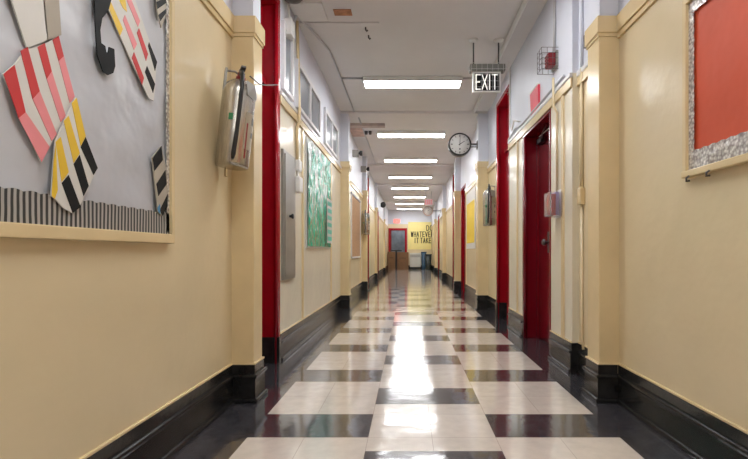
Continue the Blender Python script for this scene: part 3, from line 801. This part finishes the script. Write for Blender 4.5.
for k in range(6):
    z = 1.03 + k * .088
    m = MB(); m.box(XL + .0445, XL + .047, gy1 - .33, gy1 - .04, z, z + .052, 0)
    m.build('teal_block', P_TEAL, t)
# brown board
t = thing('notice_board', 'brown cork notice board with dark top edge on far left wall', 'notice board', (0, 0, 0))
m = MB(); m.box(XL - .002, XL + .014, 8.1, 9.5, .80, 1.95, 0, .003); m.build('cork', CORK, t)
m = MB(); m.box(XL - .002, XL + .024, 8.05, 9.55, 1.94, 1.985, 0, .003); m.build('top_edge', DGREY, t)
m = MB(); m.box(XL - .002, XL + .024, 8.05, 8.1, .78, 1.945, 0, .003); m.box(XL - .002, XL + .024, 9.5, 9.55, .78, 1.945, 0, .003); m.box(XL - .002, XL + .024, 8.05, 9.55, .77, .80, 0, .003); m.build('frame', WHITE_TRIM, t)
# yellow poster on its board
t = thing('notice_board', 'pale board holding yellow poster on right wall beyond the pilaster', 'notice board', (0, 0, 0))
m = MB(); m.box(XR2 - .012, XR2 - .001, 7.95, 9.15, .95, 2.06, 0, .003); m.build('backing', PAPER, t)
m = MB(); m.box(XR2 - .016, XR2 - .0122, 8.02, 9.05, 1.06, 1.84, 0)
tag(m.build('poster', YELLOW), 'plain bright yellow poster on pale board', 'poster')

# emergency lamps on the upper left wall
def elamp(label, x, y, z):
    t = thing('emergency_lamp', label, 'emergency lamp', (x, y, z), 'emergency lamps on the upper left wall')
    m = MB(); m.box(-.09, .03, -.05, .05, -.065, .065, 0, .012); m.build('lamp_box', GREY_METAL, t)
    m = MB(); m.tube([(.02, -.01, .0), (.05, -.02, .0)], .018, 10); m.lathe([(.02, .04), (.046, .05), (.048, .095), (.04, .098)], (0, -.02, 0), 'X', 20); m.build('lamp_head', DARK, t)
    return t
l1 = elamp('grey emergency lamp high on left wall, nearer of two', XL + .089, 8.35, 2.735)
l2 = dup(l1, (XL + .089, 9.85, 2.72), 'grey emergency lamp high on left wall, farther of two')

# alarm bell on far left wall
t = thing('alarm_bell', 'small round black bell high on the far left wall', 'bell', (-0.97, 17.0, sz(205, 17.0)))
m = MB(); m.box(-.092, -.03, -.06, .06, -.07, .07, 0, .008); m.build('bell_box', DGREY, t)
m = MB(); m.lathe([(.05, -.09), (.10, -.07), (.11, -.04), (.11, -.03), (.02, -.02)], (-.0, 0, 0), 'Y', 20); m.box(-.05, .02, -.04, .01, -.02, .02, 0); m.build('gong', DARK, t)

# hanging exit sign far down the corridor
t = thing('exit_sign', 'distant pinkish hanging exit sign above the far clock', 'exit sign', (.72, 15.9, 0))
m = MB(); m.box(-.15, .15, -.03, .03, 2.56, 2.78, 0, .006); m.build('sign_body', mat('pale_pink_sign', (.62, .42, .42), .4), t)
m = MB()
for k, ch in enumerate('EXIT'): letter(m, ch, -.115 + k * .062, 2.605, .042, .13, .014, -.03)
m.build('exit_letters', SIGN_RED, t)
for xx in (-.1, .1):
    m = MB(); m.tube([(xx, 0, 2.775), (xx, 0, HC)], .009, 8); m.build('hanging_rod', GALV, t)

# ------------------------------------------------------------------ ceiling details
conduit('ceiling conduit running down the left side from the corner bend', [(XL + .02, 3.9, HC - .25), (XL + .03, 4.05, HC - .02), (-.95, 4.3, HC - .014), (-.85, 4.75, HC - .014), (-.84, 5.0, HC - .014), (-.84, 6.83, HC - .014)], .012)
conduit('cross conduit feeding the first light from the left ceiling conduit', [(-.83, 5.54, HC - .012), (-.57, 5.54, HC - .012)], .011)
conduit('cross conduit from the first light towards the exit sign', [(.68, 5.54, HC - .012), (.985, 5.54, HC - .012)], .011)
conduit('far ceiling conduit along the left side beyond the beam', [(-.80, 7.1, HC - .014), (-.80, 10.9, HC - .014)], .012)
t = thing('ceiling_speaker', 'round dark grey domed fixture in the top left corner', 'ceiling fixture', (-1.0 + .03, 3.72, HC))
m = MB(); m.lathe([(.03, -.072), (.07, -.062), (.088, -.04), (.09, -.012)], seg=28); m.build('dome', DGREY, t)
m = MB(); m.lathe([(.09, -.018), (.105, -.015), (.107, .001), (.09, .001)], seg=28); m.build('rim', GALV, t)
t = thing('ceiling_panel', 'flat white access panel on the ceiling behind the dome fixture', 'panel', (-.88, 4.0, HC))
m = MB(); m.box(-.16, .13, -.16, .14, -.025, .001, 0, .004); m.build('panel', WHITEP, t)
m = MB(); m.box(XL - .002, XL + .07, 3.74, 3.84, HC - .34, HC - .2, 0, .008); tag(m.build('junction_box', WHITEP), 'white junction box in the upper left corner beside the red frame', 'junction box')
conduit('short white pipe from the corner junction box to the ceiling', [(XL + .03, 3.79, HC - .205), (XL + .03, 3.79, HC - .05), (-.9, 3.84, HC - .03)], .011, WHITEP)
m = MB(); m.box(-.675, -.515, 3.98, 4.08, HC - .006, HC + .002); tag(m.build('ceiling_patch', BROWN), 'small bare brown patch on the near ceiling', 'patch')
for xx, yy, lab in ((-.415, 4.3, 'small dark ceiling hook, nearer of two'), (-.40, 4.46, 'small dark ceiling hook, farther of two')):
    m = MB(); m.tube([(xx, yy, HC + .002), (xx, yy, HC - .025), (xx + .012, yy, HC - .04), (xx + .02, yy, HC - .028)], .007, 8); tag(m.build('ceiling_hook', DGREY), lab, 'hook')
t = thing('soffit_board', 'stained brown board along the left ceiling before the second light', 'board', (0, 0, 0))
m = MB(); m.box(-1.045, -.40, 7.5, 7.62, HC - .05, HC + .002, 0, .004); m.build('board', SOFFIT, t)
m = MB(); m.box(-1.045, -.80, 7.8, 8.35, HC - .008, HC + .002); tag(m.build('plaster_patch', PEEL), 'pinkish peeled plaster patch on the ceiling behind the brown board', 'patch')
for xx in (-.76, -.69):
    m = MB(); m.lathe([(.025, HC - .06), (.03, HC - .03), (.03, HC + .001)], (xx, 8.0, 0), seg=14); tag(m.build('pipe_stub', DGREY), 'dark pipe stub on the ceiling left of the second light', 'pipe stub', 'pipe stubs on the ceiling')

# ------------------------------------------------------------------ far end
def carton(name, label, x0, x1, y0, y1, h):
    t = thing(name, label, 'box', ((x0 + x1) / 2, (y0 + y1) / 2, 0))
    w, d = (x1 - x0) / 2, (y1 - y0) / 2
    m = MB(); m.box(-w, w, -d, d, 0.001, h, 0, .006); m.build('carton', CARD, t)
    m = MB(); m.box(-w - .001, w + .001, -.04, .04, h - .12, h + .002); m.build('packing_tape', mat('tan_packing_tape', (.45, .30, .15), .3), t)
    m = MB(); m.box(-w * .6, w * .6, -d - .002, -d + .002, h * .66, h * .68); m.build('hand_slot', DARK, t)
carton('cardboard_box', 'large brown cardboard box at far end, left of two', -1.02, -.66, 21.9, 22.5, .90)
carton('cardboard_box', 'large brown cardboard box at far end, beside the white radiator', -.55, .0, 21.9, 22.5, .88)
t = thing('tray_and_gap_shade', 'flat black cart standing between the two cardboard boxes', 'tray', (-.605, 22.2, 0))
m = MB(); m.box(-.045, .045, -.25, -.2, .03, .93, 0, .01); m.build('gap_shade_strip', DARK, t)  # added black strip standing in for the shade between the boxes
m = MB(); m.box(-.30, .28, -.26, .2, .925, .985, 0, .01); m.build('tray_slab', DARK, t)
for sg in (-.03, .03):
    m = MB(); m.lathe([(.03, -.012), (.03, .012)], (sg, -.22, .03), 'X', 14); m.build('gap_shade_disc', DARK, t)  # small dark discs at the foot of the added shade strip
t = thing('radiator', 'white radiator cabinet against the far end wall', 'radiator', (.35, 22.85, 0))
m = MB(); m.box(-.28, .28, -.14, .14, .12, .84, 0, .01); m.build('casing', RADIATOR, t)
m = MB()
for k in range(12): m.box(-.25 + k * .043, -.225 + k * .043, -.146, -.135, .62, .76, 0)
m.build('grille', GREY_METAL, t)
m = MB(); m.box(-.27, .27, -.12, .14, 0.001, .125, 0); m.build('kick_base', BLACK, t)
def bin_(label, x, y, r, h, mm):
    t = thing('trash_bin', label, 'bin', (x, y, 0))
    m = MB(); m.lathe([(r * .78, .001), (r * .8, .02), (r * .97, h - .05), (r * .93, h - .05), (r * .76, .03)], seg=28); m.build('barrel', mm, t)
    m = MB(); m.lathe([(r * .92, h - .06), (r * 1.04, h - .055), (r * 1.04, h), (r * .92, h)], seg=28); m.build('rim', mm, t)
    return t
bin_('blue bin at the far end right of the radiator', .78, 22.55, .14, .90, BLUE_BIN)
bin_('dark green bin at the far end against the right wall', .985, 22.2, .17, .78, GREEN_BIN)
# banner
t = thing('wall_banner', 'yellow banner with black lettering on the far end wall', 'banner', (0, 0, 0))
m = MB(); m.box(-.02, 1.18, YE - .012, YE + .002, 1.02, 2.44, 0, .002); m.build('banner_sheet', PALE_YELLOW, t)
yb = YE - .012
m = MB()
def line(txt, x, z, h, w, gap):
    for ch in txt:
        if ch != ' ': letter(m, ch, x, z, w if ch != 'I' else w * .6, h, .036, yb)
        x += (w if ch != 'I' else w * .6) + gap if ch != ' ' else w * .6
line('DO', .93, 2.0, .25, .12, .07)
line('WHATEVER', .14, 1.68, .25, .09, .058)
line('IT TAKES', .31, 1.36, .25, .09, .058)
m.build('banner_lettering', P_BLK, t)
t = thing('exit_sign', 'small glowing red exit sign above the far end door', 'exit sign', (-.60, YE - .04, 2.48))
m = MB(); m.box(-.17, .17, -.03, .042, -.11, .11, 0, .006); m.build('sign_case', WHITEP, t)
m = MB(); m.box(-.155, .155, -.034, -.028, -.095, .095); m.build('lit_face', EXIT_GLOW, t)
m = MB()
for k, ch in enumerate('EXIT'): letter(m, ch, -.125 + k * .068, -.06, .045, .12, .014, -.034)
m.build('exit_letters', WHITEP, t)
